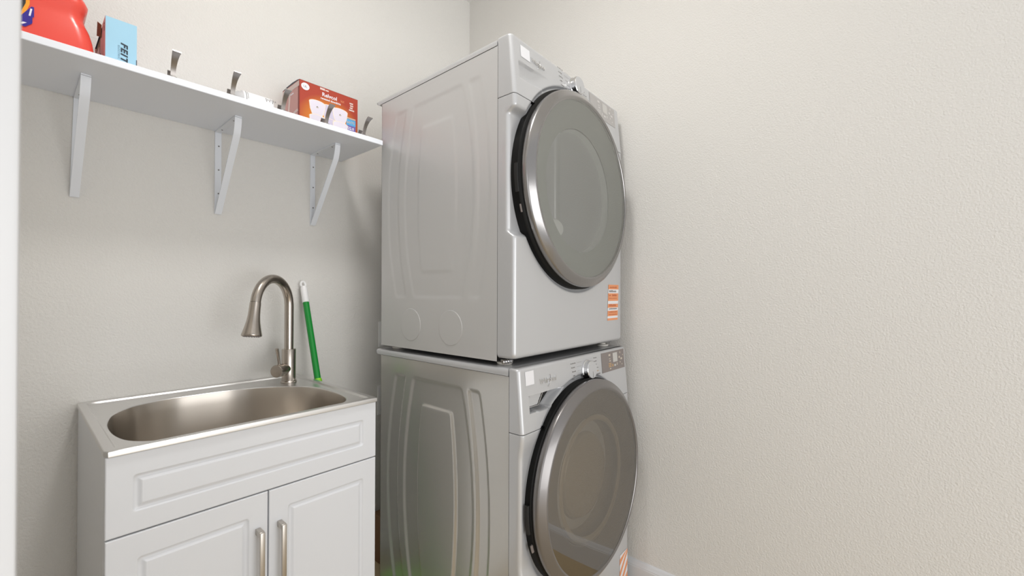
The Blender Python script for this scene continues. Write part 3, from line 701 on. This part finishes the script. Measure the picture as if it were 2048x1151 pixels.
# ---- washer
def rec_w(x, z):
    zt_ = .8885-(x-.962)*.010; zb_ = .8445-(x-.962)*.045
    right = 1.168-1.55*max(0, .887-z)-x
    d = .052*step(min(x-.9635, zt_-z, z-zb_), .0045)*sst(right/.058)
    plate = step(min(1.0435-.80*(.887-z)-x, z-.8550), .004)
    return d*(1-.76*plate)
wsh, wcp, wfl, wft, wdec = machine(dict(name='washing_machine', label='silver front-load washing machine with brown tinted door standing beneath the dryer', cat='washing machine', z0=.022, zseam=.9476, zt=.9715, zs=.7900, zf=.030, ys=.806, yr=1.458, yl=.757, tilt=.016,
    door=(.7114, .572, .8, 1.4), dk=1.003, deep=.11, rb=.205, recess=rec_w, pat=(.500, .385, .0062, .009), ms='wside', glass='gw', mb='bezel', mp='panelgrey', mf='wframe', fz=-.026, sx=1, scoop=(.008, .07), bk=.3225, dr=.336,
    qr=(.949, .990, .9215, .9610), logo=(1.016, .9160, .0215), knob=(1.2980, .921), disp=(1.408, 1.598, .8920, .9640)))
g = G(); v = [(x, wft(.985, .870)-.0012+.021*(x-.985)/.66+.016*(z-.870)/.183, z) for x, z in ((.9660, .8552), (1.0170, .8546), (1.0225, .8600), (1.0440, .8868))]
G().tube(v, .0011, 8).obj('drawer_edge', 'chrome', wcp)
wdec(.9650, 1.1300, .8420, .8870, 'rub', 'dispenser_dark_sheet', 0, wcp, lambda x, z, e: (x, .757+.021*(x-.93)/.66+.016*(z-.79)/.183+.040, z))  # black sheet added inside the dispenser cavity so it reads dark
st = sticker_strip(wsh, 'hazard_label', 1.537, 1.606, .02, .178, wfl, [(0, .04, 'orange')])
bands = []
v = []; 
for k in range(14):
    t0, t1 = k*.024, (k+1)*.024; z0 = .036
    pts = []
    def cl(t): return [(1.537, z0+t-.07), (1.606, z0+t)]
    a, b = cl(t0), cl(t1); quad = [a[0], a[1], b[1], b[0]]
    quad = [(x, min(.172, max(.034, z))) for x, z in quad]
    obj('label_band', [(x, wfl(x, z)-.0009, z) for x, z in quad], [(0, 1, 2, 3)], 'orange' if k % 2 else 'sticker', st, smooth=0)

# ------------------------------------------------------------------ things in the gap behind the machines
op = empty('outlet_cover', (1.125, YA, .99), 'white electrical outlet cover on the back wall beside the stacked machines', 'outlet')
G().box(1.088, 1.162, YA-.006, YA, .935, 1.052, .003, 2).obj('plate', 'plast', op)
G().box(1.105, 1.145, YA-.034, YA-.006, .945, .985, .004, 2).obj('plug', 'plast', op)
wb = empty('washer_outlet_box', (1.19, YA, .62), 'white recessed washer outlet box on the wall between cabinet and washer', 'outlet box')
g = G()
for b in ((1.085, 1.31, .748, .760), (1.085, 1.31, .628, .640), (1.085, 1.105, .640, .748), (1.29, 1.31, .640, .748)): g.box(b[0], b[1], YA-.008, YA, b[2], b[3], .001, 1)
g.box(1.105, 1.29, YA-.003, YA, .64, .748); g.obj('frame', 'plast', wb)
for x in (1.15, 1.24): G().lathe([(.012, 0), (.012, .02), (.016, .022), (.016, .03), (.006, .03)], (x, YA-.003, .70), (0, -1, 0), 16).obj('valve', 'chrome', wb)
fd = G(); pts = [(1.09+.0085*k, YA-.075, .585) for k in range(45)]
fd.tube(pts, [.034+.004*(k % 2) for k in range(45)], 20)
fo = fd.obj('foil_duct', 'foil'); tag(fo, 'crinkled silver foil duct behind the washer, under the white outlet box', 'duct')
hp = [(1.19, YA-.03, .700), (1.15, YA-.09, .66)]
hp = [(1.10+.03*math.sin(k*.35), YA-.14+.01*math.cos(k*.5), .50-.021*k) for k in range(14)]
ho = G().tube([(1.12, YA-.11, .52)]+hp, .011, 12).obj('drain_hose', 'rub'); tag(ho, 'black rubber hose hanging behind the washer beside the cabinet', 'hose')
bxo = G().box(1.05, 1.33, YA-.115, YA-.020, 0, .205, .002, 1).obj('cardboard_box', 'card'); tag(bxo, 'brown cardboard box on the floor behind the washer', 'box')
